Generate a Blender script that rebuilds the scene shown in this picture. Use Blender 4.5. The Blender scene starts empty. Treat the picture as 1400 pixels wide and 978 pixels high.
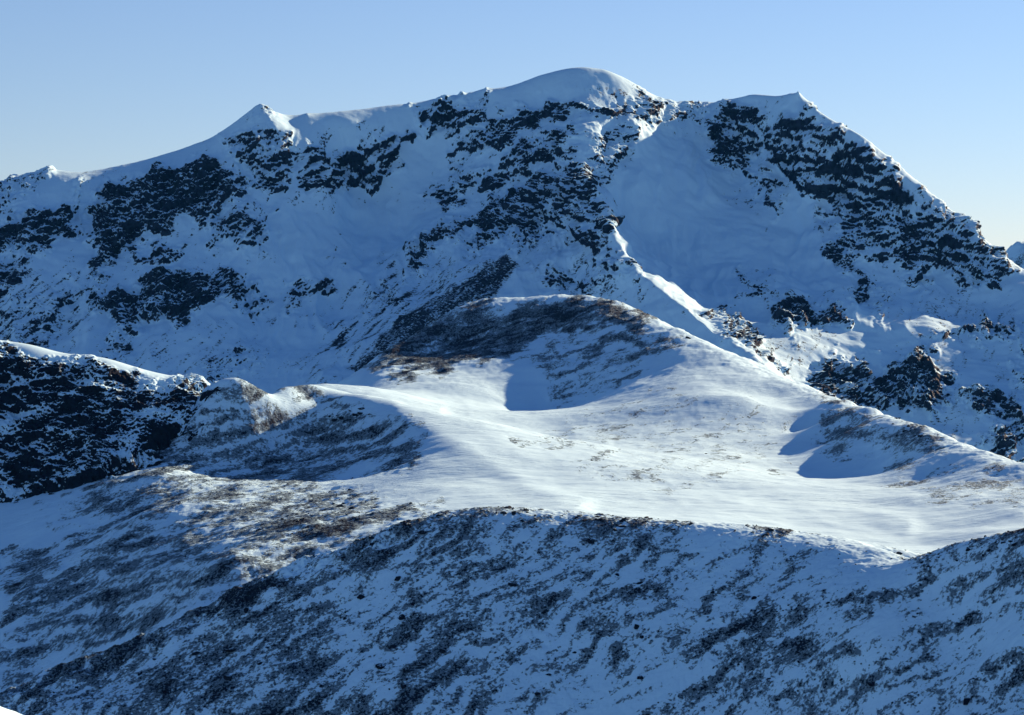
import bpy, math, random
import numpy as np

random.seed(7)
rng = np.random.default_rng(7)
C = bpy.context.scene.collection
SC = bpy.context.scene

# ------------------------------------------------------------------ view
K = 0.23 / 700.0                    # tangent per unit of the layout grid
HOR = 450.0                         # layout row of the camera's eye level


def P(px, py, Y):
    return ((px - 700.0) * K * Y, Y, (HOR - py) * K * Y)


# ------------------------------------------------------------------ noise
def _hash(ix, iy, iz, seed):
    h = (ix.astype(np.uint32) * np.uint32(374761393) + iy.astype(np.uint32) * np.uint32(668265263)
         + iz.astype(np.uint32) * np.uint32(2147483647) + np.uint32(seed * 1274126177 & 0xffffffff))
    h = (h ^ (h >> np.uint32(13))) * np.uint32(1274126177)
    h = (h ^ (h >> np.uint32(15))) * np.uint32(2246822519)
    return h ^ (h >> np.uint32(16))


_G = np.array([(1, 1, 0), (-1, 1, 0), (1, -1, 0), (-1, -1, 0), (1, 0, 1), (-1, 0, 1), (1, 0, -1), (-1, 0, -1),
               (0, 1, 1), (0, -1, 1), (0, 1, -1), (0, -1, -1), (1, 1, 0), (-1, 1, 0), (0, -1, 1), (0, -1, -1)],
              np.float32)


def noise(x, y, z, seed=0):
    shp = np.broadcast(x, y, z).shape
    x, y, z = (np.broadcast_to(np.asarray(a, np.float32), shp).ravel() for a in (x, y, z))
    out = np.empty(x.size, np.float32)
    with np.errstate(over='ignore'):
        for a in range(0, x.size, 200000):
            X, Y, Z = x[a:a + 200000], y[a:a + 200000], z[a:a + 200000]
            fx, fy, fz = np.floor(X), np.floor(Y), np.floor(Z)
            ix, iy, iz = (f.astype(np.int64) for f in (fx, fy, fz))
            X, Y, Z = X - fx, Y - fy, Z - fz
            u, v, w = (t * t * t * (t * (t * 6 - 15) + 10) for t in (X, Y, Z))
            r = []
            for dz in (0, 1):
                ly = []
                for dy in (0, 1):
                    lx = []
                    for dx in (0, 1):
                        g = _G[_hash(ix + dx, iy + dy, iz + dz, seed) & np.uint32(15)]
                        lx.append(g[:, 0] * (X - dx) + g[:, 1] * (Y - dy) + g[:, 2] * (Z - dz))
                    ly.append(lx[0] + u * (lx[1] - lx[0]))
                r.append(ly[0] + v * (ly[1] - ly[0]))
            out[a:a + 200000] = r[0] + w * (r[1] - r[0])
    return out.reshape(shp)


def fbm(x, y, z, seed=0, oct=5, gain=0.5, lac=2.03):
    s = 0.0
    a = 1.0
    for i in range(oct):
        s = s + a * noise(x, y, z, seed + i * 17)
        x, y, z = x * lac + 3.1, y * lac - 1.7, z * lac + 5.3
        a *= gain
    return s


def ridged(x, y, z, seed=0, oct=5, gain=0.5, lac=2.03):
    s = 0.0
    a = 1.0
    for i in range(oct):
        s = s + a * (1 - 2 * np.abs(noise(x, y, z, seed + i * 17)) * 1.4)
        x, y, z = x * lac + 3.1, y * lac - 1.7, z * lac + 5.3
        a *= gain
    return s


def sstep(a, b, x):
    t = np.clip((x - a) / (b - a), 0, 1)
    return t * t * (3 - 2 * t)


# ------------------------------------------------------------------ surfaces through survey points
def line(pts, n=4):
    """densify a ridge polyline of (px, py, Y)"""
    out = []
    for a, b in zip(pts[:-1], pts[1:]):
        for i in range(n):
            t = i / n
            out.append(tuple(a[j] + (b[j] - a[j]) * t for j in range(3)))
    out.append(tuple(pts[-1]))
    return out


def rbf_fit(w, c, smooth=0.0):
    w = np.array(w, np.float64)
    xy = w[:, :2] / 100.0
    n = len(w)
    d = np.sqrt(((xy[:, None] - xy[None]) ** 2).sum(-1) + (c / 100.0) ** 2)
    A = np.zeros((n + 3, n + 3))
    A[:n, :n] = d - smooth * np.eye(n)
    A[:n, n] = 1
    A[:n, n + 1:] = xy
    A[n:, :n] = A[:n, n:].T
    s = np.linalg.solve(A, np.concatenate([w[:, 2], np.zeros(3)]))
    return (xy, s, c)


def rbf_eval(f, X, Y):
    xy, s, c = f
    n = len(xy)
    x = (X.ravel() / 100.0).astype(np.float32)
    y = (Y.ravel() / 100.0).astype(np.float32)
    out = np.full(x.size, s[n], np.float64) + s[n + 1] * x + s[n + 2] * y
    xs, ys = xy[:, 0].astype(np.float32), xy[:, 1].astype(np.float32)
    sw = s[:n].astype(np.float32)
    for a in range(0, x.size, 20000):
        d = np.sqrt((x[a:a + 20000, None] - xs) ** 2 + (y[a:a + 20000, None] - ys) ** 2 + np.float32((c / 100.0) ** 2))
        out[a:a + 20000] += d @ sw
    return out.reshape(X.shape)


def fan(px0, px1, nx, yb, ny):
    """a fan-shaped plan grid; yb = (t, Y) breakpoints of the row spacing"""
    px = np.linspace(px0, px1, nx)
    t = np.linspace(0, 1, ny)
    Y = np.interp(t, [b[0] for b in yb], [b[1] for b in yb])
    PX, YY = np.meshgrid(px, Y)
    return (PX - 700) * K * YY, YY


def grid_normals(V):
    du = np.gradient(V, axis=1)
    dv = np.gradient(V, axis=0)
    n = np.cross(du, dv)
    n /= np.linalg.norm(n, axis=-1, keepdims=True) + 1e-9
    return n


def blur(a, r):
    """separable box blur, twice"""
    for _ in range(2):
        for ax in (0, 1):
            p = np.concatenate([np.repeat(a.take([0], ax), r, ax), a, np.repeat(a.take([-1], ax), r, ax)], ax)
            cs = np.cumsum(p, axis=ax)
            cs = np.concatenate([np.zeros_like(cs.take([0], ax)), cs], ax)
            n = a.shape[ax]
            a = (cs.take(np.arange(2 * r + 1, 2 * r + 1 + n), ax) - cs.take(np.arange(n), ax)) / (2 * r + 1)
    return a


def poly_sd(px, py, poly):
    """signed distance (inside > 0) in layout units"""
    d = np.full(px.shape, 1e9, np.float32)
    ins = np.zeros(px.shape, bool)
    n = len(poly)
    for i in range(n):
        (ax, ay), (bx, by) = poly[i], poly[(i + 1) % n]
        ex, ey = bx - ax, by - ay
        t = np.clip(((px - ax) * ex + (py - ay) * ey) / (ex * ex + ey * ey + 1e-9), 0, 1)
        d = np.minimum(d, np.hypot(px - ax - t * ex, py - ay - t * ey))
        if ey != 0:
            c = ((ay > py) != (by > py)) & (px < ex * (py - ay) / ey + ax)
            ins ^= c
    return np.where(ins, d, -d)


def layout(V):
    return 700 + V[..., 0] / V[..., 1] / K, HOR - V[..., 2] / V[..., 1] / K


def zones(px, py, polys, feather=10, warp=6, scale=0.02, seed=3):
    wx = px + warp * fbm(px * scale, py * scale, 0 * px, seed, 4) * 2
    wy = py + warp * fbm(px * scale, py * scale, 0 * px + 9, seed + 5, 4) * 2
    w = np.zeros(px.shape, np.float32)
    for s, poly in polys:
        xs = [p[0] for p in poly]
        ys = [p[1] for p in poly]
        m = (wx > min(xs) - 40) & (wx < max(xs) + 40) & (wy > min(ys) - 40) & (wy < max(ys) + 40)
        if not m.any():
            continue
        sd = poly_sd(wx[m], wy[m], poly)
        w[m] = np.maximum(w[m], s * sstep(-feather, feather, sd))
    return w


def grid_mesh(name, V, attrs, mat, keep=None, label=None, cat=None, kind='structure', group=None, parent=None):
    ny, nx = V.shape[:2]
    idx = np.arange(ny * nx).reshape(ny, nx)
    q = np.stack([idx[:-1, :-1], idx[:-1, 1:], idx[1:, 1:], idx[1:, :-1]], -1).reshape(-1, 4)
    if keep is not None:
        q = q[keep.ravel()]
    used = np.unique(q)
    remap = np.full(ny * nx, -1, np.int64)
    remap[used] = np.arange(len(used))
    q = remap[q]
    co = V.reshape(-1, 3)[used].astype(np.float32)
    me = bpy.data.meshes.new(name)
    me.vertices.add(len(co))
    me.vertices.foreach_set('co', co.ravel())
    me.loops.add(q.size)
    me.loops.foreach_set('vertex_index', q.ravel().astype(np.int32))
    me.polygons.add(len(q))
    me.polygons.foreach_set('loop_start', np.arange(0, q.size, 4, dtype=np.int32))
    me.polygons.foreach_set('use_smooth', np.ones(len(q), bool))
    me.update(calc_edges=True)
    for k, a in attrs.items():
        at = me.attributes.new(k, 'FLOAT', 'POINT')
        at.data.foreach_set('value', a.ravel()[used].astype(np.float32))
    me.materials.append(mat)
    o = bpy.data.objects.new(name, me)
    C.objects.link(o)
    if parent is not None:
        o.parent = parent
    tag(o, label, cat, kind, group)
    return o


def tag(o, label=None, cat=None, kind=None, group=None):
    if label:
        o['label'] = label
    if cat:
        o['category'] = cat
    if kind:
        o['kind'] = kind
    if group:
        o['group'] = group
    return o


# ------------------------------------------------------------------ materials
SNOW = (0.42, 0.685, 0.87, 1)


def N(nt, t, **kw):
    n = nt.nodes.new(t)
    for k, v in kw.items():
        setattr(n, k, v)
    return n


def math_(nt, op, a, b=None, clamp=False):
    n = nt.nodes.new('ShaderNodeMath')
    n.operation = op
    n.use_clamp = clamp
    for i, v in enumerate((a, b)):
        if v is None:
            continue
        if isinstance(v, (int, float)):
            n.inputs[i].default_value = v
        else:
            nt.links.new(v, n.inputs[i])
    return n.outputs[0]


def noise_tex(nt, vec, scale, detail=5, rough=0.6, dist=0.0):
    n = nt.nodes.new('ShaderNodeTexNoise')
    n.inputs['Scale'].default_value = scale
    n.inputs['Detail'].default_value = detail
    n.inputs['Roughness'].default_value = rough
    n.inputs['Distortion'].default_value = dist
    nt.links.new(vec, n.inputs['Vector'])
    return n.outputs['Fac']


def mrange(nt, v, a, b, c=0.0, d=1.0, smooth=True):
    n = nt.nodes.new('ShaderNodeMapRange')
    n.interpolation_type = 'SMOOTHSTEP' if smooth else 'LINEAR'
    nt.links.new(v, n.inputs['Value'])
    for i, x in zip(('From Min', 'From Max', 'To Min', 'To Max'), (a, b, c, d)):
        n.inputs[i].default_value = x
    return n.outputs[0]


def terrain_mat(name, px_m, rock_a, rock_b, speck=0.9, edge=0.08, snow_bump=1.0, dust=0.0, cutoff=0.83, ripple=0.0):
    """snow with rock where the surface carries it; px_m = size of the smallest grain in metres"""
    m = bpy.data.materials.new(name)
    m.use_nodes = True
    nt = m.node_tree
    nt.nodes.clear()
    out = N(nt, 'ShaderNodeOutputMaterial')
    bs = N(nt, 'ShaderNodeBsdfPrincipled')
    nt.links.new(bs.outputs[0], out.inputs['Surface'])
    co = N(nt, 'ShaderNodeTexCoord').outputs['Object']
    at = N(nt, 'ShaderNodeAttribute', attribute_name='rock')
    rock = at.outputs['Fac']
    fine = noise_tex(nt, co, 0.35 / px_m, 4, 0.65)
    mid = noise_tex(nt, co, 0.09 / px_m, 4, 0.6)
    # perturb the snow edge
    r = math_(nt, 'ADD', rock, math_(nt, 'MULTIPLY', math_(nt, 'SUBTRACT', fine, 0.5), speck))
    r = math_(nt, 'ADD', r, math_(nt, 'MULTIPLY', math_(nt, 'SUBTRACT', mid, 0.5), 0.5))
    r = mrange(nt, r, 0.5 - edge, 0.5 + edge)
    if dust > 0:                          # gravel under a thin dusting of snow, with bare stones showing through
        fuzz = math_(nt, 'ADD', math_(nt, 'MULTIPLY', math_(nt, 'SUBTRACT', mid, 0.5), 0.8), math_(nt, 'MULTIPLY', math_(nt, 'SUBTRACT', fine, 0.5), 1.4))
        thin = mrange(nt, math_(nt, 'ADD', rock, fuzz), 0.34, 0.62)
        bare = mrange(nt, math_(nt, 'ADD', rock, math_(nt, 'MULTIPLY', math_(nt, 'SUBTRACT', fine, 0.5), speck)), cutoff - 0.09, cutoff + 0.09)
        r = math_(nt, 'ADD', math_(nt, 'MULTIPLY', thin, dust), math_(nt, 'MULTIPLY', bare, 1.0 - dust), True)
    # rock colour
    mixr = N(nt, 'ShaderNodeMix', data_type='RGBA')
    mixr.inputs['A'].default_value = rock_a
    mixr.inputs['B'].default_value = rock_b
    nt.links.new(mrange(nt, noise_tex(nt, co, 0.12 / px_m, 6, 0.7), 0.35, 0.68), mixr.inputs['Factor'])
    mixs = N(nt, 'ShaderNodeMix', data_type='RGBA')
    mixs.inputs['A'].default_value = SNOW
    mixs.inputs['B'].default_value = (SNOW[0] * 0.94, SNOW[1] * 0.95, SNOW[2] * 0.97, 1)
    nt.links.new(mrange(nt, noise_tex(nt, co, 0.02 / px_m, 5, 0.6), 0.35, 0.65), mixs.inputs['Factor'])
    mx = N(nt, 'ShaderNodeMix', data_type='RGBA')
    nt.links.new(r, mx.inputs['Factor'])
    nt.links.new(mixs.outputs['Result'], mx.inputs['A'])
    nt.links.new(mixr.outputs['Result'], mx.inputs['B'])
    nt.links.new(mx.outputs['Result'], bs.inputs['Base Color'])
    bs.inputs['Roughness'].default_value = 0.75
    bs.inputs['Specular IOR Level'].default_value = 0.03
    # relief below the mesh's resolution
    b1 = N(nt, 'ShaderNodeBump')
    hh = math_(nt, 'ADD', math_(nt, 'MULTIPLY', fine, math_(nt, 'ADD', math_(nt, 'MULTIPLY', r, 2.4), 0.06 * snow_bump)),
               math_(nt, 'MULTIPLY', mid, math_(nt, 'ADD', math_(nt, 'MULTIPLY', r, 2.0), 0.14 * snow_bump)))
    nt.links.new(hh, b1.inputs['Height'])
    b1.inputs['Strength'].default_value = 0.6
    b1.inputs['Distance'].default_value = px_m * 2.0
    nrm = b1.outputs[0]
    if ripple > 0:                        # wind ripples in the snow crust
        mp = N(nt, 'ShaderNodeMapping')
        mp.inputs['Rotation'].default_value = (0, 0, 0.45)
        mp.inputs['Scale'].default_value = (0.10, 0.55, 0.4)
        nt.links.new(co, mp.inputs['Vector'])
        wv_ = noise_tex(nt, mp.outputs[0], 1.0, 5, 0.62, 0.8)
        pat = mrange(nt, noise_tex(nt, co, 0.02, 3, 0.5), 0.38, 0.62, 0.25, 1.0)
        b2 = N(nt, 'ShaderNodeBump')
        b2.inputs['Strength'].default_value = 1.0
        b2.inputs['Distance'].default_value = ripple * 2
        nt.links.new(math_(nt, 'MULTIPLY', wv_, pat), b2.inputs['Height'])
        nt.links.new(nrm, b2.inputs['Normal'])
        nrm = b2.outputs[0]
    nt.links.new(nrm, bs.inputs['Normal'])
    return m


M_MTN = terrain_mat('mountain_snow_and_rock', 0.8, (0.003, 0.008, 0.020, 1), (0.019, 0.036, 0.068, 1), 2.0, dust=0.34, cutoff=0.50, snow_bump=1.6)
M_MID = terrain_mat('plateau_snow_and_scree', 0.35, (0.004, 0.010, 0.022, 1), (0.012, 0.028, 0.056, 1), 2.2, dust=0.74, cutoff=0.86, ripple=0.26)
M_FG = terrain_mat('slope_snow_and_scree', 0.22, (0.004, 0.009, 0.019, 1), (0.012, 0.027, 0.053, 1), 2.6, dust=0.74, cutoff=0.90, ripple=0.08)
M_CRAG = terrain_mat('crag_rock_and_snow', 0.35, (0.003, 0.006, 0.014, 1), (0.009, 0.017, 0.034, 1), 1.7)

# ------------------------------------------------------------------ main mountain
sky_line = [(-200, 330, 2230), (-100, 290, 2245), (0, 255, 2258), (30, 240, 2262), (70, 232, 2266), (110, 237, 2270),
            (150, 230, 2275), (200, 217, 2285), (250, 203, 2292), (290, 190, 2298), (320, 170, 2300), (350, 150, 2305),
            (365, 151, 2308), (395, 165, 2315), (430, 159, 2326), (480, 155, 2342), (530, 150, 2362), (575, 146, 2382),
            (620, 134, 2398), (665, 126, 2408), (700, 122, 2414), (740, 108, 2418), (775, 97, 2420), (800, 95, 2420),
            (830, 97, 2430), (860, 110, 2450), (885, 125, 2465), (910, 136, 2480), (950, 142, 2490), (985, 139, 2480),
            (1020, 133, 2450), (1060, 132, 2430), (1090, 130, 2400), (1110, 148, 2385), (1140, 168, 2370),
            (1180, 192, 2345), (1220, 222, 2320), (1250, 245, 2300), (1280, 272, 2280), (1310, 295, 2260),
            (1340, 322, 2240), (1370, 348, 2220), (1400, 370, 2185), (1430, 385, 2165), (1500, 395, 2120), (1600, 400, 2060)]  # last points: unseen shoulder past the right edge, raised to block the sun
pts = line(sky_line, 2)
w = [P(*p) for p in pts]
for p in pts:                                   # the far side of the crest
    x, y, z = P(*p)
    w.append((x * 1.04, y + 140, z - 75))
    w.append((x * 1.1, y + 420, z - 200))
ribs = [
    # central rib, summit to foot
    [(815, 97, 2425), (832, 125, 2400), (833, 150, 2370), (800, 190, 2318), (788, 232, 2262), (815, 280, 2180), (832, 318, 2115),
     (840, 345, 2075), (870, 385, 2022), (920, 428, 1968), (965, 455, 1920), (1020, 500, 1860), (1060, 540, 1810)],
    # spur below the rib, running down to the left
    [(757, 330, 2170), (700, 352, 2120), (640, 398, 2050), (570, 450, 1970), (500, 505, 1890), (440, 545, 1830)],
    # left buttress
    [(290, 190, 2295), (262, 232, 2238), (200, 270, 2198), (150, 330, 2135), (120, 380, 2080), (95, 440, 2010), (60, 500, 1945)],
    [(358, 153, 2302), (366, 162, 2290), (376, 176, 2275)],
    # buttress on the right with the sunlit shoulders
    [(1060, 372, 2150), (1075, 378, 2145), (1100, 392, 2120), (1140, 412, 2085), (1185, 452, 2045), (1215, 455, 2040), (1262, 462, 2030),
     (1290, 490, 1990), (1330, 520, 1935), (1400, 560, 1860)],
]
ribs.append([(1098, 153, 2366), (1126, 172, 2344), (1165, 196, 2320), (1204, 226, 2295), (1234, 249, 2275), (1265, 276, 2255), (1298, 301, 2238), (1330, 329, 2218)])
for r in ribs:
    w += [P(*p) for p in line(r, 3)]
face = [
    (-150, 400, 2060), (-150, 520, 1930), (0, 330, 2125), (50, 300, 2150), (0, 420, 2015), (0, 520, 1910), (90, 250, 2215), (60, 380, 2060),
    (110, 290, 2190), (180, 470, 1965), (150, 530, 1890),
    (350, 190, 2265), (345, 240, 2235), (340, 320, 2152), (300, 350, 2120), (270, 400, 2062), (340, 400, 2085), (420, 395, 2100), (300, 480, 1960),
    (240, 450, 1985), (300, 540, 1880),
    (398, 176, 2300), (440, 200, 2288), (430, 250, 2250), (480, 190, 2312), (520, 200, 2325), (480, 250, 2298), (470, 300, 2255), (540, 300, 2270), (560, 220, 2335),
    (500, 350, 2195), (450, 420, 2085), (400, 480, 1985), (360, 540, 1890), (600, 230, 2342), (560, 340, 2200), (520, 400, 2110), (470, 470, 1990),
    (665, 150, 2390), (740, 130, 2402), (740, 165, 2372), (680, 200, 2338), (640, 210, 2345), (650, 260, 2295), (720, 260, 2285), (700, 300, 2225),
    (640, 310, 2225), (600, 345, 2180), (775, 350, 2135), (740, 380, 2085), (790, 385, 2070), (780, 420, 2010), (700, 430, 2000), (830, 440, 1980), (880, 470, 1915),
    (860, 170, 2352), (900, 190, 2378), (850, 205, 2312), (860, 240, 2272), (890, 290, 2252), (930, 300, 2262), (950, 200, 2415), (960, 260, 2325), (850, 318, 2178), (868, 318, 2228), (860, 348, 2130), (884, 348, 2182), (893, 388, 2070), (940, 427, 2008), (918, 388, 2122), (958, 425, 2058), (1000, 456, 1990),
    (1000, 330, 2235), (965, 390, 2160), (1010, 400, 2120), (1030, 445, 2042), (1000, 435, 2075), (1060, 440, 2032), (1090, 500, 1925), (1090, 460, 1985), (1110, 545, 1865),
    (1000, 160, 2450), (1000, 200, 2420), (1040, 210, 2395), (1060, 260, 2340), (1080, 320, 2265), (1090, 210, 2355), (1160, 260, 2310),
    (1110, 370, 2180), (1150, 350, 2215), (1200, 330, 2230), (1240, 300, 2255), (1300, 370, 2200), (1210, 410, 2130), (1280, 430, 2110), (1350, 420, 2140),
    (1400, 440, 2075), (1350, 490, 2000), (1420, 520, 1930), (1180, 500, 1985), (1240, 520, 1955), (1230, 570, 1880), (1300, 580, 1850), (1160, 550, 1900),
    (1380, 620, 1775), (1250, 640, 1770), (1550, 560, 1850), (1550, 700, 1800),
    (700, 520, 1850), (900, 540, 1820), (550, 560, 1790), (200, 600, 1790), (0, 600, 1790), (-150, 620, 1790), (1100, 620, 1780),
    (1400, 680, 1740), (400, 600, 1790),
]
w += [P(*p) for p in face]
f = rbf_fit(w, 9.0, 0.02)
X, Y = fan(-170, 1570, 1180, [(0, 1740), (0.10, 1860), (0.93, 2500), (1, 2950)], 760)
Z = rbf_eval(f, X, Y)
V = np.stack([X, Y, Z], -1)
px, py = layout(V)
rock_zones = [
    (0.55, [(-160, 300), (0, 262), (40, 240), (78, 234), (35, 268), (0, 285), (-160, 330)]),
    (1.0, [(-160, 350), (0, 312), (15, 298), (60, 280), (95, 285), (97, 318), (60, 345), (0, 350), (-160, 400)]),
    (0.6, [(-100, 400), (0, 362), (50, 365), (20, 398), (0, 405), (-100, 440)]),
    (0.6, [(100, 265), (118, 255), (120, 300), (104, 305)]),
    (1.0, [(128, 280), (153, 254), (230, 234), (286, 218), (327, 240), (340, 275), (307, 293), (255, 298), (215, 318), (179, 333), (153, 361), (121, 377), (128, 336)]),
    (0.75, [(174, 346), (260, 333), (247, 354), (184, 361)]),
    (0.85, [(290, 300), (358, 295), (372, 325), (330, 342), (284, 328)]),
    (0.9, [(312, 203), (347, 188), (393, 188), (400, 228), (378, 262), (340, 250), (350, 228), (325, 220)]),
    (1.0, [(407, 203), (434, 205), (460, 213), (500, 205), (553, 178), (557, 222), (520, 235), (500, 247), (455, 258), (434, 266), (412, 246)]),
    (0.95, [(133, 413), (205, 387), (266, 377), (327, 378), (360, 402), (327, 425), (286, 420), (240, 440), (194, 440), (153, 445), (136, 428)]),
    (0.85, [(388, 387), (457, 372), (452, 398), (394, 420)]),
    (0.45, [(280, 500), (368, 482), (380, 492), (290, 512)]),
    (0.45, [(150, 450), (175, 450), (168, 500), (145, 505)]),
    (0.35, [(0, 420), (120, 380), (140, 400), (60, 470), (0, 480)]),
    (0.8, [(571, 157), (629, 140), (668, 130), (672, 152), (629, 177), (576, 185)]),
    (1.0, [(615, 210), (665, 165), (726, 150), (757, 150), (797, 150), (858, 148), (840, 158), (800, 160), (757, 170), (695, 195), (629, 215)]),
    (0.9, [(655, 242), (706, 213), (757, 183), (785, 176), (800, 203), (777, 222), (726, 231), (670, 257)]),
    (0.65, [(584, 264), (614, 247), (624, 227), (652, 242), (619, 287), (590, 290)]),
    (1.0, [(640, 302), (665, 272), (716, 255), (777, 230), (803, 240), (825, 280), (830, 312), (777, 312), (736, 318), (665, 330), (627, 333)]),
    (0.9, [(570, 336), (598, 308), (639, 308), (646, 331), (593, 343), (578, 364), (558, 370)]),
    (1.2, [(780, 326), (833, 314), (839, 344), (806, 342)]),
    (0.7, [(690, 350), (736, 326), (760, 336), (716, 350)]),
    (0.6, [(805, 354), (860, 362), (880, 395), (815, 380)]),
    (0.5, [(498, 430), (532, 387), (568, 383), (530, 425)]),
    (0.7, [(550, 450), (580, 425), (585, 440), (560, 458)]),
    (0.7, [(728, 377), (797, 385), (805, 405), (770, 400)]),
    (0.75, [(846, 150), (885, 124), (908, 157), (864, 164)]),
    (0.55, [(800, 188), (860, 175), (872, 210), (815, 260)]),
    (0.5, [(905, 140), (960, 142), (950, 165), (915, 165)]),
    (0.95, [(968, 164), (992, 144), (1049, 150), (1050, 183), (1037, 215), (1023, 235), (984, 222), (972, 195)]),
    (0.6, [(1020, 236), (1050, 240), (1066, 262), (1062, 297), (1035, 262)]),
    (0.85, [(1056, 177), (1096, 150), (1145, 183), (1176, 207), (1219, 236), (1268, 275), (1317, 298), (1366, 342), (1390, 366), (1366, 399), (1317, 381), (1244, 375),
            (1215, 356), (1165, 332), (1135, 290), (1092, 258), (1056, 222)]),
    (0.8, [(1131, 342), (1170, 320), (1178, 367), (1209, 424), (1180, 418), (1156, 375)]),
    (0.95, [(1058, 418), (1102, 402), (1145, 420), (1160, 440), (1084, 455), (1064, 440)]),
    (0.95, [(1111, 489), (1145, 481), (1182, 500), (1207, 524), (1244, 481), (1280, 487), (1295, 538), (1280, 565), (1231, 553), (1145, 560), (1120, 530)]),
    (0.8, [(1290, 459), (1379, 438), (1389, 459), (1317, 467)]),
    (0.8, [(1303, 538), (1354, 522), (1395, 545), (1400, 581), (1393, 628), (1350, 606), (1375, 575)]),
    (0.6, [(1390, 470), (1500, 470), (1560, 600), (1420, 600)]),
    (0.75, [(953, 440), (992, 432), (1082, 510), (1040, 500), (1000, 470)]),
    (0.3, [(336, 160), (350, 146), (370, 150), (374, 163), (350, 167)]),
    (0.4, [(1040, 420), (1010, 380), (1030, 370), (1060, 410)]),
]
zn = zones(px, py, rock_zones, 13, 11, 0.03)
sparse = zones(px, py, [(0.6 * a_, b_) for a_, b_ in rock_zones], 34, 22, 0.02, 8) * sstep(-0.1, 0.3, fbm(px / 60, py / 60, 0 * px, 5, 3))
n0 = blur(grid_normals(V), 3)
n0 /= np.linalg.norm(n0, axis=-1, keepdims=True)
# sharp aretes along the ribs
def arete(px, py, line_, width):
    d = -poly_sd(px, py, line_ + line_[::-1][1:-1])
    return np.exp(-np.abs(d) / width)

for r, a_, w_ in ((ribs[0], 9.0, 24), (ribs[1], 5.0, 22), (ribs[3], 4.0, 22)):
    e = arete(px, py, [(p[0], p[1]) for p in (r[3:] if r is ribs[0] else r)], w_)
    V[..., 2] += a_ * e
n0 = blur(grid_normals(V), 2)
n0 /= np.linalg.norm(n0, axis=-1, keepdims=True)
X, Y, Z = V[..., 0], V[..., 1], V[..., 2]
skl = np.interp(px, [p[0] for p in sky_line], [p[1] for p in sky_line])
below = sstep(2, 40, py - skl)
calm = below * (1 - sstep(940, 990, px) * sstep(345, 385, py)) * sstep(0.0, 0.35, fbm(X / 150, Y / 150, Z / 150, 31, 2) + 0.18)      # smooth snowfields / fluted faces
xq = X + 14 * fbm(X / 80, Y / 80, Z / 80, 13, 3)
ribm = ridged((xq + 0.30 * Z * np.tanh((620 - px) / 160)) / 62, Y / 420, Z / 330, 15, 3, 0.5)
broad = (0.25 + 0.75 * below) * (5.0 * fbm(X / 90, Y / 90, Z / 90, 11, 4) + 5.5 * (ribm - 0.6) * sstep(5, 70, py - skl) * sstep(-0.25, 0.25, fbm(X / 170, Y / 170, Z / 170, 17, 2) + 0.05))
flute = 1.0 * ridged((X + 6 * fbm(X / 50, Y / 50, Z / 50, 29, 2)) / 22, Y / 170, Z / 150, 23, 3) * calm
# rock: ledges, joints and blocks
tilt = 0.38 * np.clip((760 - px) / 260, -0.6, 1)
wz = 8 * fbm(X / 45, Y / 45, Z / 45, 41, 4)
s_ = (Z - tilt * X + wz) / 14.0
fr = s_ - np.floor(s_)
tri = np.where(fr < 0.6, fr / 0.6, (1 - fr) / 0.4)
led = np.clip(0.45 + 1.2 * fbm(X / 50, Y / 50, Z / 30, 51, 3), 0, 1.2)
xw = X + 5 * fbm(X / 30, Y / 30, Z / 30, 57, 3)
chute = ridged((xw - 0.15 * Z) / 26, Y / 120, Z / 85, 59, 4, 0.55)
blk = ridged((X + wz) / 21, Y / 30, (Z - tilt * X + 0.6 * wz) / 19, 61, 6, 0.62)
rk = zn * (2.2 * led * tri + 5.2 * chute + 4.8 * blk - 3.4 + 1.5 * fbm(X / 5, Y / 5, Z / 4, 71, 4, 0.75))
wall = np.stack([n0[..., 0], n0[..., 1], n0[..., 2] * 0.35], -1)
wall /= np.linalg.norm(wall, axis=-1, keepdims=True)
for cx_, cy_, h_, r_ in ((350, 152, 1.5, 8), (1091, 134, 8, 3.5), (1081, 134, 3.5, 4), (660, 128, 3, 7), (68, 234, 3, 6), (420, 160, 2, 5)):
    V[..., 2] += h_ * np.exp(-np.hypot(px - cx_, py - cy_) / r_)
V = V + n0 * (broad + flute)[..., None] + wall * rk[..., None] + n0 * (0.20 * fbm(X / 9, Y / 9, Z / 9, 81, 3) + 0.22 * calm * ridged((xq + 0.2 * Z) / 7, Y / 120, Z / 90, 83, 3, 0.6))[..., None]
n1 = grid_normals(V)
steep = 1 - n1[..., 2]
base = 1 - blur(n1, 14)[..., 2]
cut = steep - base                                      # faces steeper than the slope around them
horiz = fbm(X / 26, Y / 26, (Z - tilt * X + 0.5 * wz) / 7, 91, 5, 0.62)
vert = fbm((X - 0.25 * Z) / 5.0, Y / 22, Z / 16.0, 95, 5, 0.62)
blot = fbm(X / 34, Y / 34, Z / 26, 97, 4, 0.55)
spk = fbm(X / 3.2, Y / 3.2, Z / 2.4, 99, 3, 0.7)
ramp = ridged((X * 0.9 + Z * 0.45) / 60, Y / 60, (Z * 0.9 - X * 0.45 + wz) / 11, 96, 3)
rock = zn * 0.74 + 0.95 * cut + 0.35 * (steep - 0.3) + 0.16 * horiz + 0.26 * vert + 0.62 * blot + 0.14 * spk - 0.16 * ramp - 0.07
far_sp = np.maximum(sparse, 0) * 0.45 + 0.55 * vert + 0.35 * spk + 0.8 * cut
rock = np.where(zn > 0.05, rock, 0.0)
rock = np.maximum(rock * sstep(0.03, 0.22, zn), np.where(sparse > 0.05, far_sp, 0))
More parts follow.
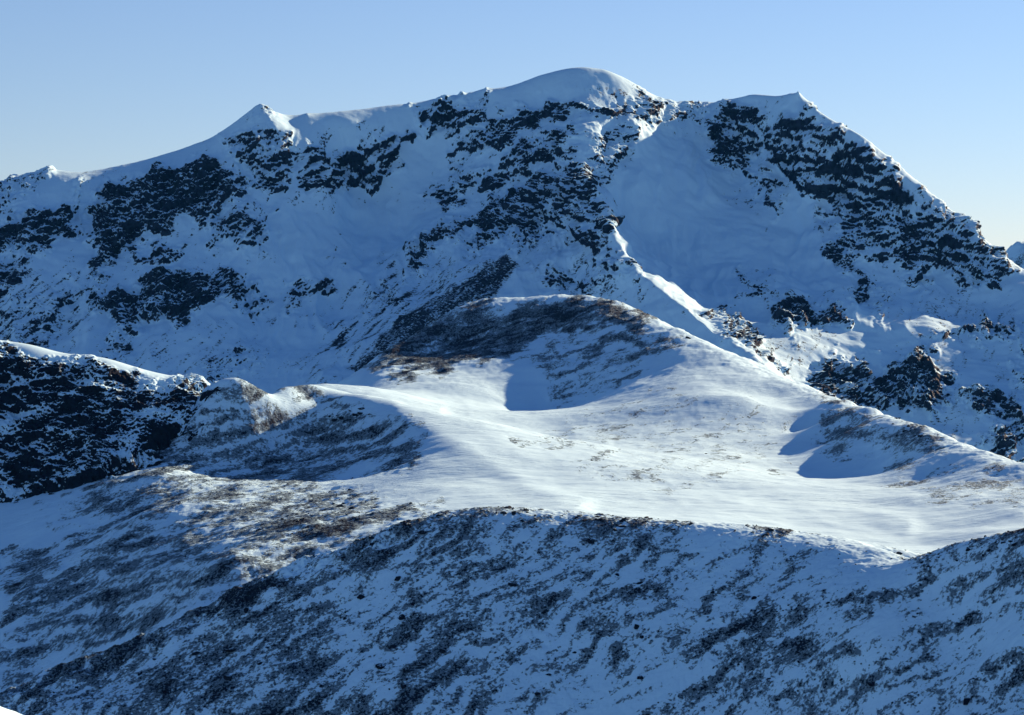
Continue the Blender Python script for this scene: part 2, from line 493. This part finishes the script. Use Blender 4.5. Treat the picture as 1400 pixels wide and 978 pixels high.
# wind-scoured streaks of thin cover down the aprons
ap = zones(px, py, [(1.0, [(-160, 370), (110, 370), (140, 430), (60, 520), (-160, 540)]), (1.0, [(400, 470), (520, 360), (600, 340), (700, 350), (600, 440), (480, 520), (380, 520)]),
                    (0.7, [(150, 440), (330, 440), (380, 520), (150, 540)]), (0.8, [(690, 350), (830, 350), (900, 440), (760, 420)]), (0.7, [(940, 430), (1120, 470), (1120, 560), (1000, 500)]),
                    (0.6, [(1130, 380), (1400, 400), (1400, 640), (1250, 600), (1280, 480)])], 30, 20)
ga, gb = X * 0.72 + Z * 0.70, -X * 0.70 + Z * 0.72
stl = fbm(ga / 26, gb / 4.2, Y / 60, 141, 4, 0.6)
rock = np.maximum(rock, ap * (0.22 + 0.62 * stl + 0.16 * spk))
sc = zones(px, py, [(1.0, [(470, 512), (546, 436), (636, 386), (690, 350), (708, 372), (665, 414), (600, 450), (540, 512)])], 7, 6)
rock = np.maximum(rock, sc * (0.64 + 0.26 * stl + 0.12 * spk))
rock = np.clip(rock, 0, 1.1)
# each rock band is a part of the mountain
big = [z_[1] for z_ in rock_zones if z_[0] >= 0.8]
zid = np.full(px.shape, -1)
best = np.full(px.shape, -14.0)
for k_, poly in enumerate(big):
    sd_ = poly_sd(px, py, poly)
    m_ = sd_ > best
    zid[m_] = k_
    best[m_] = sd_[m_]
fr_ = (rock[:-1, :-1] + rock[1:, :-1] + rock[:-1, 1:] + rock[1:, 1:]) / 4
fid = np.where(fr_ > 0.46, zid[:-1, :-1], -1)
mountain = grid_mesh('mountain', V, {'rock': rock}, M_MTN, keep=fid < 0,
                     label='broad snow-covered mountain with dark cliff bands filling the background', cat='mountain')
for k_ in range(len(big)):
    if (fid == k_).sum() > 200:
        grid_mesh('cliff_band', V, {'rock': rock}, M_MTN, keep=fid == k_, kind=None, parent=mountain)

# ------------------------------------------------------------------ plateau, knoll and left hill
w = []
crest = [(300, 517, 960), (345, 512, 965), (400, 520, 985), (435, 531, 985), (480, 553, 955), (530, 575, 925), (570, 592, 895), (592, 625, 845), (602, 660, 795)]
knoll = [(470, 517, 1330), (500, 505, 1345), (560, 460, 1410), (620, 425, 1480), (665, 411, 1485), (720, 407, 1465), (790, 402, 1432), (850, 413, 1402),
         (905, 440, 1352), (945, 456, 1310), (1000, 487, 1250), (1060, 512, 1225), (1130, 541, 1185), (1180, 549, 1060), (1230, 570, 975), (1265, 588, 920),
         (1330, 611, 885), (1400, 632, 835), (1480, 660, 790), (1560, 690, 760)]
kl = line(knoll, 3)
w += [P(*p) for p in kl]
for p in kl:
    x, y, z = P(*p)
    sx = -1 if p[0] < 690 else 1
    w.append((x + 30 * sx, y + 80, z - 40))
    w.append((x + 60 * sx, y + 260, z - 130))
mid = [
    (430, 524, 1160), (520, 513, 1290), (600, 508, 1295), (680, 503, 1300), (760, 497, 1295), (830, 480, 1305), (760, 455, 1366), (690, 450, 1405), (620, 470, 1405), (560, 490, 1380),
    (870, 470, 1300), (900, 507, 1240), (850, 530, 1215), (880, 545, 1155), (760, 540, 1255), (745, 572, 1228), (650, 530, 1250), (650, 560, 1170), (560, 540, 1180), (470, 548, 1060),
    (930, 530, 1165), (850, 565, 1110), (1000, 540, 1115), (1060, 545, 1150), (1100, 562, 1110), (1060, 580, 1075), (700, 600, 1040), (780, 605, 1030), (850, 620, 980), (620, 600, 1000), (740, 592, 1085), (800, 612, 1000),
    (920, 590, 1060), (1000, 620, 980), (1080, 628, 985), (1110, 595, 1068), (1150, 605, 1012), (1200, 630, 935), (1190, 657, 905), (1250, 622, 903), (1310, 637, 850), (1400, 665, 800),
    (1330, 660, 810), (1260, 660, 840),
    (700, 660, 800), (620, 655, 810), (780, 680, 760), (880, 690, 755), (1000, 690, 765), (1100, 680, 800), (1200, 695, 780), (1280, 685, 775),
    (1225, 715, 740), (1250, 735, 712), (1285, 748, 695), (1300, 722, 728), (1350, 700, 750), (1400, 700, 735), (1330, 728, 705), (1400, 740, 680), (1500, 720, 720),
    (1100, 735, 690), (900, 720, 690), (700, 710, 690), (1000, 760, 640), (800, 760, 640), (1300, 800, 620),
    (610, 590, 985), (520, 558, 1040), (430, 565, 975), (500, 650, 862), (500, 610, 920), (440, 600, 948), (440, 650, 886), (480, 690, 778), (545, 690, 752), (400, 690, 795), (400, 722, 728),
    (380, 560, 985), (330, 560, 1000), (300, 600, 985), (350, 600, 970), (380, 620, 938), (380, 650, 905), (300, 650, 915), (250, 620, 925), (220, 640, 885), (300, 690, 795), (200, 700, 800), (100, 680, 880), (0, 690, 905),
    (0, 760, 840), (100, 760, 805), (0, 830, 760), (100, 820, 745), (0, 900, 725), (100, 880, 715), (0, 960, 700), (200, 780, 730), (300, 760, 690), (400, 760, 690),
    (200, 850, 690), (300, 820, 655), (-100, 700, 930), (-100, 850, 780), (-150, 960, 740), (100, 960, 670), (400, 800, 665), (550, 760, 660),
    (150, 625, 940), (0, 640, 965), (-150, 660, 970), (200, 590, 985), (250, 562, 1000),
    (350, 565, 1030), (300, 570, 1030), (200, 610, 1040), (0, 650, 1050), (400, 560, 1100), (300, 610, 1180), (100, 650, 1220), (-150, 690, 1220), (420, 575, 1310), (300, 630, 1350),
]
w += [P(*p) for p in [(720, 500, 1580), (640, 640, 1660), (760, 640, 1660), (520, 640, 1600)]]
w += [P(*p) for p in mid + line(crest, 2)]
f = rbf_fit(w, 9.0, 0.02)
X, Y = fan(-170, 1570, 1180, [(0, 590), (0.55, 950), (0.92, 1520), (1, 1750)], 740)
Z = rbf_eval(f, X, Y)
V = np.stack([X, Y, Z], -1)
px, py = layout(V)
scree_shade_zones = [
    (1.4, [(488, 508), (560, 456), (625, 424), (660, 412), (700, 425), (760, 405), (860, 410), (905, 430), (880, 445), (760, 452), (720, 475), (640, 500), (560, 512)]),
    (1.2, [(740, 470), (850, 455), (940, 455), (940, 470), (880, 480), (790, 490)]),
    (0.65, [(620, 500), (760, 470), (900, 490), (880, 520), (760, 560), (740, 500)]),
    (0.75, [(1120, 550), (1180, 548), (1260, 580), (1310, 620), (1260, 640), (1190, 640), (1110, 600)]),  # scree, also filling out the crest's shadow with dark colour
    (0.5, [(690, 595), (760, 592), (830, 615), (760, 620)]),
    (0.85, [(110, 650), (250, 615), (340, 615), (450, 650), (430, 705), (260, 722), (120, 715)]),  # scree thickened here, its dark colour standing in for shade below the hill
    (0.85, [(300, 516), (345, 510), (420, 525), (440, 545), (360, 545), (290, 560)]),
    (0.92, [(170, 620), (290, 560), (440, 560), (570, 580), (570, 640), (440, 650), (330, 680), (250, 660)]),
    (0.85, [(440, 560), (480, 552), (520, 575), (450, 580)]),
    (0.95, [(350, 690), (450, 660), (600, 690), (560, 720), (440, 760), (350, 760)]),
    (0.85, [(0, 760), (120, 730), (350, 700), (440, 740), (330, 800), (150, 890), (0, 950)]),
    (0.55, [(40, 700), (120, 660), (210, 670), (190, 730), (120, 730)]),
    (0.24, [(780, 560), (900, 530), (1080, 560), (1080, 640), (900, 680), (780, 640)]),
    (0.4, [(1200, 650), (1400, 640), (1400, 700), (1280, 690)]),
]
zn = zones(px, py, scree_shade_zones, 14, 12)
n0 = grid_normals(V)
cl_ = [(p[0], p[1]) for p in knoll[2:]]
near = np.exp(-(poly_sd(px, py, cl_ + cl_[::-1][1:-1]) / 16.0) ** 2)
V[..., 2] += near * 0.9 * fbm(X / 13, Y / 13, 0 * X, 103, 5, 0.6) + 0.8 * fbm(X / 20, Y / 26, 0 * X, 105, 4) * sstep(560, 500, py)
for ln_, a_, w_ in (([(540, 565), (600, 598), (660, 630), (730, 668), (790, 692)], 1.1, 15), ([(790, 596), (880, 622), (1000, 655), (1130, 690), (1240, 722)], 1.0, 15),
                    ([(640, 560), (740, 590), (830, 612)], 0.7, 12), ([(430, 535), (520, 545), (600, 560)], 0.9, 8)):
    wq = 9 * fbm(px / 70, py / 25, 0 * px, 107, 3)
    V[..., 2] += a_ * 0.8 * np.exp(-(poly_sd(px + wq, py + 0.6 * wq, ln_ + ln_[::-1][1:-1]) / w_) ** 2)
V[..., 2] += 1.2 * fbm(X / 60, Y / 60, 0 * X, 101, 4) + zn * 0.9 * fbm(X / 9, Y / 9, 0 * X, 111, 4) + 0.28 * fbm((X + 0.35 * Y) / 34, (Y - 0.35 * X) / 9, 0 * X, 123, 4, 0.55) + 0.035 * ridged((X + 0.3 * Y + 3 * fbm(X / 20, Y / 20, 0 * X, 127, 2)) / 11, (Y - 0.3 * X) / 2.4, 0 * X, 121, 3)
wv = 2.5 * fbm(X / 18, Y / 18, Z / 18, 135, 3)
st = fbm((X * 0.95 + Z * 0.3) / 20, (Z * 0.95 - X * 0.28 + 0.10 * Y + wv) / 3.6, 0 * X, 131, 5, 0.58)
fi = fbm(X / 2.2, Y / 3.0, 0 * X, 141, 3, 0.6)
rock = np.clip(zn * 0.62 + 0.55 * st + 0.22 * fi - 0.02, 0, 1.2) * sstep(0.03, 0.2, zn)
plateau = grid_mesh('plateau', V, {'rock': rock}, M_MID, label='rolling sunlit snow plateau below the mountain, rising to a dark knoll', cat='snowfield')
PL = (V, rock)
PL_FIT = f

# ------------------------------------------------------------------ left outcrop
w = []
top = [(-170, 440, 965), (-80, 455, 965), (0, 470, 965), (40, 474, 965), (80, 486, 966), (140, 490, 966), (200, 508, 970), (250, 518, 974), (298, 527, 980)]
tl = line(top, 3)
w += [P(*p) for p in tl]
for p in tl:
    x, y, z = P(*p)
    w.append((x, y + 25, z - 5))
    w.append((x, y + 120, z - 60))
w += [P(*p) for p in [(-170, 560, 940), (0, 560, 940), (100, 560, 938), (200, 560, 940), (-170, 680, 912), (0, 640, 918), (0, 686, 904), (100, 620, 916), (100, 646, 902), (150, 600, 922), (180, 618, 908), (220, 585, 932),
                      (262, 565, 945), (290, 548, 962), (-170, 790, 880), (0, 790, 870), (100, 750, 870), (180, 725, 870), (250, 700, 885), (290, 670, 915), (310, 700, 900), (340, 690, 910), (330, 620, 950), (340, 640, 1000)]]
f = rbf_fit(w, 6.0, 0.02)
X, Y = fan(-170, 330, 520, [(0, 850), (0.9, 1000), (1, 1070)], 520)
Z = rbf_eval(f, X, Y)
V = np.stack([X, Y, Z], -1)
px, py = layout(V)
zn = zones(px, py, [(1.0, [(-200, 430), (0, 472), (80, 493), (140, 500), (240, 520), (320, 522), (310, 580), (195, 640), (110, 668), (0, 704), (-200, 780)])], 8, 8)
n0 = blur(grid_normals(V), 3)
keepz = zones(px, py, [(1.0, [(-200, 380), (0, 440), (140, 460), (280, 500), (300, 527), (276, 562), (184, 622), (104, 654), (0, 692), (-200, 790)])], 7, 6, 0.03, 19)
ground = rbf_eval(PL_FIT, X, Y)
V[..., 2] = ground - 1.5 + (V[..., 2] - ground + 1.5) * keepz
n0 = blur(grid_normals(V), 3)
rk = zn * (3.0 * ridged(X / 20, Y / 20, Z / 15, 211, 6, 0.58) - 1.8 + 0.9 * fbm(X / 3, Y / 3, Z / 3, 221, 3))
wall = n0 * np.array([1, 1, 0.6])
V = V + wall * rk[..., None]
n1 = grid_normals(V)
rock = np.clip(zn * 0.55 + (1 - n1[..., 2] - 0.32) * 0.9 + 0.42 * fbm(X / 8, Y / 8, Z / 5, 231, 4, 0.55) + 0.62 * fbm(X / 17, Y / 17, Z / 10, 237, 3) - 0.09, 0, 1.2) * sstep(0.05, 0.3, zn)
outcrop = grid_mesh('rock_outcrop', V, {'rock': rock}, M_CRAG, kind='thing', label='big dark craggy outcrop patched with snow at the left edge, below the mountain', cat='rock outcrop')

# ------------------------------------------------------------------ foreground slope
w = []
fc = [(-170, 1030, 588), (-80, 985, 594), (0, 946, 600), (80, 915, 604), (165, 885, 608), (253, 841, 612), (330, 803, 615), (440, 757, 618), (500, 735, 620), (570, 709, 621), (640, 699, 622), (700, 697, 622),
      (800, 705, 618), (900, 712, 612), (1000, 722, 606), (1100, 731, 600), (1200, 744, 592), (1240, 753, 585)]
fl = line(fc, 3)
w += [P(*p) for p in fl]
for p in fl:
    x, y, z = P(*p)
    w.append((x + 4, y + 14, z - 1.5))
    w.append((x + 10, y + 50, z - 14))
kn = [(1240, 770, 578), (1280, 751, 566), (1330, 736, 556), (1400, 727, 548), (1480, 700, 540), (1570, 670, 530)]
w += [P(*p) for p in line(kn, 3)]
for p in line(kn, 3):
    x, y, z = P(*p)
    w.append((x, y + 16, z - 5))
w += [P(*p) for p in [(0, 978, 587), (100, 978, 576), (250, 978, 567), (400, 978, 561), (550, 978, 556), (700, 978, 557), (850, 978, 556), (1000, 978, 548), (1150, 978, 535), (1300, 978, 518), (1400, 978, 505), (1550, 960, 490),
                      (150, 935, 592), (300, 890, 592), (450, 840, 594), (450, 920, 574), (600, 780, 601), (600, 880, 578), (750, 760, 603), (750, 880, 575), (900, 770, 597), (900, 880, 570), (1050, 785, 585), (1050, 880, 561), (1180, 790, 565), (1180, 880, 540),
                      (1300, 820, 548), (1300, 900, 533), (1400, 800, 534), (1400, 880, 519), (1500, 820, 515), (0, 1100, 560), (400, 1100, 545), (700, 1100, 535), (1000, 1100, 515), (1400, 1100, 430), (-170, 1150, 560), (700, 1500, 470), (200, 1500, 480), (1300, 1500, 410), (1570, 1100, 420),
                      (1570, 780, 500), (1300, 800, 620), (1400, 800, 620), (1570, 800, 620), (1400, 860, 680), (1570, 860, 680)]]
f = rbf_fit(w, 7.0, 0.02)
X, Y = fan(-170, 1570, 1180, [(0, 380), (0.12, 490), (0.9, 628), (1, 680)], 640)
Z = rbf_eval(f, X, Y)
V = np.stack([X, Y, Z], -1)
px, py = layout(V)
wv = 2.5 * fbm(X / 16, Y / 16, Z / 16, 305, 3)
sa, sb = X * 0.87 + Z * 0.5, -X * 0.5 + Z * 0.87 + wv
st = 0.74 * fbm(sa / 12, sb / 3.2, 0 * X, 301, 5, 0.66) + 0.30 * fbm(sa / 34, sb / 9, 0 * X, 303, 3) + 0.20 * fbm(X / 5, Y / 5, Z / 5, 304, 4, 0.6)
fi = fbm(X / 1.0, Y / 1.2, Z / 0.9, 311, 3, 0.65)
cq = np.exp(-((py - np.interp(px, [p[0] for p in fc], [p[1] for p in fc]) - 6) / 22.0) ** 2)
V[..., 2] += cq * (0.3 + 1.5 * sstep(640, 520, px)) * fbm(X / 9, Y / 9, 0 * X, 323, 5, 0.6)
V[..., 2] += 0.9 * fbm(X / 40, Y / 40, 0 * X, 321, 4) + 0.35 * np.abs(fbm(X / 4, Y / 4, 0 * X, 331, 4)) + 0.25 * fi * sstep(-.1, .3, st)
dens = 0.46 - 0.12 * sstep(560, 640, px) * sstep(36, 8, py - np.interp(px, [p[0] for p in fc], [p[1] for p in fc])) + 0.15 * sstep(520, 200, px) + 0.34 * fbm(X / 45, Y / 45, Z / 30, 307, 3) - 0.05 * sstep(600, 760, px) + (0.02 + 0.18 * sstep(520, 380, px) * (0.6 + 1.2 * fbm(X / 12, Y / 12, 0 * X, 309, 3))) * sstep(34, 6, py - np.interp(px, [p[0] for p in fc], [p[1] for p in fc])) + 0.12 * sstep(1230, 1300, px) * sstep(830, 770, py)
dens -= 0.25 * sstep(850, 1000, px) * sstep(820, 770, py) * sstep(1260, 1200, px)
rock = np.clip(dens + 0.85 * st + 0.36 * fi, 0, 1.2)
FGS = (V, rock)
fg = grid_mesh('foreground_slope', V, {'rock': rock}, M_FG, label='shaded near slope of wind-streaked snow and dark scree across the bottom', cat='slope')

# ------------------------------------------------------------------ valley floor, near bank
gx_, gy_ = np.meshgrid(np.linspace(-6000, 6000, 160), np.concatenate([np.linspace(-3000, 1200, 90), np.linspace(1260, 9000, 60)]))
gz_ = -165 + 14 * fbm(gx_ / 260, gy_ / 260, 0 * gx_, 401, 4) - 60 * sstep(600, 1700, gy_)
V = np.stack([gx_, gy_, gz_], -1)
grid_mesh('valley_floor', V, {'rock': 0.25 + 0.5 * fbm(gx_ / 60, gy_ / 90, 0 * gx_, 411, 4)}, M_MTN, label='snow-covered valley ground far below the ridges', cat='valley')
gx_, gy_ = np.meshgrid(np.linspace(-90, 60, 220), np.linspace(-60, 130, 260))
b_ = np.clip(4.15 - 0.40 * (gx_ + 13.8), 0, 9) * np.exp(-((gy_ - 60) / 20.0) ** 2)
gz_ = -1.7 - 0.215 * np.maximum(gy_, 0) - 0.012 * np.maximum(gy_ - 62, 0) ** 2 + b_ + 0.22 + 0.30 * fbm(gx_ / 2.2, gy_ / 2.2, 0 * gx_, 421, 5) * sstep(2, 10, np.hypot(gx_, gy_))
V = np.stack([gx_, gy_, gz_], -1)
grid_mesh('snow_bank', V, {'rock': 0 * gx_}, M_FG, label='sunlit snow bank just showing in the bottom left corner', cat='snow bank')

# ------------------------------------------------------------------ distant peak
gx_, gy_ = np.meshgrid(np.linspace(800, 2400, 150), np.linspace(4700, 5600, 110))
cx, cy, cz = P(1424, 322, 5000)
gz_ = cz - 0.62 * np.abs(gx_ - cx) * 0.62 - 0.55 * np.abs(gy_ - cy) + 22 * ridged(gx_ / 120, gy_ / 120, 0 * gx_, 431, 4) - 22
V = np.stack([gx_, gy_, gz_], -1)
grid_mesh('distant_peak', V, {'rock': 0.25 + 0.4 * fbm(gx_ / 40, gy_ / 40, gz_ / 40, 441, 4)}, M_MTN, label='small far snowy peak peeping out at the right edge behind the mountain', cat='peak')

# ------------------------------------------------------------------ stones
def ico(sub):
    import bmesh
    bm = bmesh.new()
    bmesh.ops.create_icosphere(bm, subdivisions=sub, radius=1)
    bm.verts.ensure_lookup_table()
    v = np.array([x.co[:] for x in bm.verts], np.float32)
    fc_ = np.array([[q.index for q in x.verts] for x in bm.faces], np.int32)
    bm.free()
    return v, fc_


def stone_shape(sub, seed):
    r = np.random.default_rng(seed)
    v, fc_ = ico(sub)
    v = v.copy()
    for _ in range(13):                                  # cut flat fracture faces
        n = r.normal(size=3)
        n /= np.linalg.norm(n)
        d = r.uniform(0.35, 0.8)
        h = v @ n
        m = h > d
        v[m] -= np.outer(h[m] - d, n)
    v *= r.uniform([0.8, 0.7, 0.5], [1.25, 1.1, 0.85])
    if sub > 1:
        v += 0.05 * fbm(v[:, 0] * 2.5, v[:, 1] * 2.5, v[:, 2] * 2.5 + seed, seed, 3)[:, None] * v
    return v, fc_


def stone_mat():
    m = bpy.data.materials.new('dark_stone')
    m.use_nodes = True
    nt = m.node_tree
    bs = nt.nodes['Principled BSDF']
    co = N(nt, 'ShaderNodeTexCoord').outputs['Object']
    mx = N(nt, 'ShaderNodeMix', data_type='RGBA')
    mx.inputs['A'].default_value = (0.004, 0.007, 0.015, 1)
    mx.inputs['B'].default_value = (0.012, 0.022, 0.040, 1)
    nt.links.new(mrange(nt, noise_tex(nt, co, 1.7, 5, 0.7), 0.35, 0.7), mx.inputs['Factor'])
    # a little snow caught on flat tops
    ge = N(nt, 'ShaderNodeNewGeometry')
    sx = N(nt, 'ShaderNodeSeparateXYZ')
    nt.links.new(ge.outputs['Normal'], sx.inputs[0])
    a = math_(nt, 'ADD', sx.outputs['Z'], math_(nt, 'MULTIPLY', math_(nt, 'SUBTRACT', noise_tex(nt, co, 2.5, 4, 0.6), 0.5), 0.9))
    m2 = N(nt, 'ShaderNodeMix', data_type='RGBA')
    m2.inputs['B'].default_value = SNOW
    nt.links.new(mx.outputs['Result'], m2.inputs['A'])
    nt.links.new(mrange(nt, a, 0.93, 1.02), m2.inputs['Factor'])
    nt.links.new(m2.outputs['Result'], bs.inputs['Base Color'])
    bs.inputs['Roughness'].default_value = 0.85
    bs.inputs['Specular IOR Level'].default_value = 0.03
    return m


M_STONE = stone_mat()


def tri_mesh(name, v, f_, mat, smooth=False):
    me = bpy.data.meshes.new(name)
    me.vertices.add(len(v))
    me.vertices.foreach_set('co', v.astype(np.float32).ravel())
    me.loops.add(f_.size)
    me.loops.foreach_set('vertex_index', f_.ravel().astype(np.int32))
    me.polygons.add(len(f_))
    me.polygons.foreach_set('loop_start', np.arange(0, f_.size, 3, dtype=np.int32))
    me.polygons.foreach_set('use_smooth', np.full(len(f_), smooth))
    me.update(calc_edges=True)
    me.materials.append(mat)
    return me


def pick(surf, poly, n, wgt):
    """n surface points inside a stretch of ground, weighted"""
    V_, rock_ = surf
    a, b = layout(V_)
    vis = np.zeros(a.shape, bool)                       # ground that faces the valley, not the far side of a crest
    run = np.minimum.accumulate(b, axis=0)
    vis[1:] = b[1:] <= run[:-1] + 0.3
    w_ = np.where(vis & (poly_sd(a, b, poly) > 0), wgt(rock_), 0).ravel()
    idx = rng.choice(w_.size, n, replace=False, p=w_ / w_.sum())
    return V_.reshape(-1, 3)[idx]


def scree(name, parts, label):
    shapes = [stone_shape(1, 50 + i) for i in range(8)]
    vs, fs, o = [], [], 0
    for pts_, lo, hi in parts:
        for p in pts_:
            v, fc_ = shapes[rng.integers(8)]
            r = lo * (hi / lo) ** (rng.random() ** 2.2)
            a = rng.random() * 6.283
            c, s_ = math.cos(a), math.sin(a)
            q = v * r
            q = np.stack([q[:, 0] * c - q[:, 1] * s_, q[:, 0] * s_ + q[:, 1] * c, q[:, 2]], -1) + p
            vs.append(q)
            fs.append(fc_ + o)
            o += len(v)
    ob = bpy.data.objects.new(name, tri_mesh(name, np.concatenate(vs), np.concatenate(fs), M_STONE))
    C.objects.link(ob)
    tag(ob, label, 'scree', 'stuff')


scree('scree', [
    (pick(FGS, [(-20, 690), (1420, 690), (1420, 1000), (-20, 1000)], 9000, lambda r: np.clip(r - 0.3, 0, 1) + 0.012), 0.10, 0.5),
    (pick(PL, [(-20, 505), (600, 505), (600, 960), (-20, 960)], 3500, lambda r: np.clip(r - 0.35, 0, 1) ** 1.5), 0.15, 0.6),
    (pick(PL, [(480, 400), (1400, 400), (1400, 660), (480, 660)], 1500, lambda r: np.clip(r - 0.35, 0, 1) ** 1.5), 0.2, 0.8),
], 'small dark stones strewn over the streaked scree slopes')

BOULDERS = [bpy.data.objects.new('boulder', tri_mesh('boulder', *stone_shape(3, 90 + i), M_STONE)) for i in range(7)]
used_b = set()


def boulder(p, r, label, group=None):
    i = int(rng.integers(7))
    o = BOULDERS[i] if i not in used_b else BOULDERS[i].copy()
    used_b.add(i)
    C.objects.link(o)
    o.location = (p[0], p[1], p[2] - 0.05 * r)
    o.rotation_euler = (rng.normal() * 0.15, rng.normal() * 0.15, rng.random() * 6.283)
    o.scale = (r * rng.uniform(0.9, 1.3), r * rng.uniform(0.8, 1.1), r * rng.uniform(0.6, 0.9))
    tag(o, label, 'boulder', 'thing', group)
    return o


def boulders(surf, poly, n, lo, hi, label, group, wgt=lambda r: np.clip(r, 0.05, 1)):
    for p in pick(surf, poly, n, wgt):
        boulder(p, lo * (hi / lo) ** (rng.random() ** 1.6), label, group)


def near_point(surf, px_, py_):
    a, b = layout(surf[0])
    d = np.hypot(a - px_, b - py_).ravel()
    y = np.where(d < max(3.0, d.min() + 1.0), surf[0][..., 1].ravel(), 1e9)     # the nearest ground on that line
    return surf[0].reshape(-1, 3)[np.argmin(y)]


boulders(FGS, [(420, 762), (500, 733), (570, 706), (700, 694), (900, 709), (1000, 718), (1240, 748), (1240, 765), (1000, 740), (900, 728), (700, 714), (570, 730), (430, 785)], 90, 0.4, 1.5,
         'dark boulder on the stony crest of the near slope, against the sunlit snowfield', 'boulders along the crest of the near slope')
boulders(FGS, [(480, 750), (900, 735), (1200, 780), (1240, 970), (20, 975), (200, 880)], 80, 0.5, 1.7,
         'dark boulder lying among scree on the shaded near slope', 'boulders scattered over the near slope')
boulders(FGS, [(1245, 770), (1280, 750), (1330, 736), (1400, 727), (1400, 760), (1330, 765), (1260, 790)], 28, 0.4, 1.2,
         'dark boulder on the rocky knoll at the right edge', 'boulders on the right-hand knoll')
boulders(PL, [(350, 690), (460, 655), (600, 690), (560, 715), (440, 730), (350, 745)], 45, 0.5, 1.6,
         'dark boulder on the sunlit scree patch left of the bright snowfield', 'boulders on the scree patch left of the snowfield')
boulders(PL, [(1180, 549), (1230, 566), (1330, 609), (1320, 622), (1230, 590), (1180, 560)], 18, 0.6, 1.9,
         'dark boulder on the snow crest at the right, below the mountain cliffs', 'boulders on the right snow crest')
boulders(PL, [(445, 565), (480, 551), (510, 565), (460, 580)], 12, 0.7, 2.0,
         'dark boulder in the cluster on the left hill top', 'boulders clustered on the left hill')
boulder(near_point(PL, 942, 460), 2.6, 'lone black boulder standing on the skyline of the knoll right shoulder')
boulder(near_point(FGS, 1320, 958), 1.9, 'largest dark boulder, low on the shaded slope near the bottom right corner')

# ------------------------------------------------------------------ air
import bmesh
hm = bpy.data.meshes.new('haze')
bm = bmesh.new()
bmesh.ops.create_cube(bm, size=1.0)
for v_ in bm.verts:
    v_.co = (12400 * v_.co.x, 3000 + 12400 * v_.co.y, 22 + 566 * v_.co.z)
bm.to_mesh(hm)
bm.free()
haze = bpy.data.objects.new('haze', hm)
C.objects.link(haze)
hmat = bpy.data.materials.new('haze')
hmat.use_nodes = True
hmat.node_tree.nodes.clear()
ho = hmat.node_tree.nodes.new('ShaderNodeOutputMaterial')
hp = hmat.node_tree.nodes.new('ShaderNodeVolumePrincipled')
hp.inputs['Color'].default_value = (0.04, 0.34, 1.0, 1)
hp.inputs['Density'].default_value = 1.0e-5
hmat.node_tree.links.new(hp.outputs[0], ho.inputs['Volume'])
hm.materials.append(hmat)
tag(haze, 'thin blue air between the near slope and the far mountain', 'haze', 'stuff')

# ------------------------------------------------------------------ light, sky, camera
AZ, EL = math.radians(44), math.radians(19)       # from +X towards +Y
sd = bpy.data.lights.new('sun', 'SUN')
sd.energy = 5.0
sd.angle = math.radians(0.5)
sd.color = (1.0, 0.665, 0.405)
so = bpy.data.objects.new('sun', sd)
C.objects.link(so)
from mathutils import Vector
so.rotation_euler = Vector((math.cos(EL) * math.cos(AZ), math.cos(EL) * math.sin(AZ), math.sin(EL))).to_track_quat('Z', 'Y').to_euler()
so.location = (500, 300, 600)
wd = bpy.data.worlds.new('World')
SC.world = wd
wd.use_nodes = True
nt = wd.node_tree
nt.nodes.clear()
wo = nt.nodes.new('ShaderNodeOutputWorld')
bg = nt.nodes.new('ShaderNodeBackground')
sk = nt.nodes.new('ShaderNodeTexSky')
sk.sky_type = 'NISHITA'
sk.sun_disc = False
sk.sun_elevation = EL
sk.sun_rotation = math.pi / 2 - AZ
sk.altitude = 1500
sk.air_density = 1.25
sk.dust_density = 0.0
sk.ozone_density = 5.5
bg.inputs['Strength'].default_value = 0.0445
bal = nt.nodes.new('ShaderNodeMix')
bal.data_type = 'RGBA'
bal.blend_type = 'MULTIPLY'
bal.inputs['Factor'].default_value = 1
bal.inputs['B'].default_value = (1.14, 0.94, 0.95, 1)
nt.links.new(sk.outputs[0], bal.inputs['A'])
nt.links.new(bal.outputs['Result'], bg.inputs['Color'])
nt.links.new(bg.outputs[0], wo.inputs['Surface'])

cam = bpy.data.cameras.new('camera')
cam.sensor_width = 36
cam.lens = 18 / 0.23
cam.shift_y = -(489 - HOR) / 1400
cam.clip_start = 1
cam.clip_end = 30000
co = bpy.data.objects.new('camera', cam)
co.rotation_euler = (math.radians(90), 0, 0)
C.objects.link(co)
SC.camera = co
SC.view_settings.view_transform = 'Standard'
SC.view_settings.look = 'None'
SC.view_settings.exposure = 1.58
SC.view_settings.gamma = 1
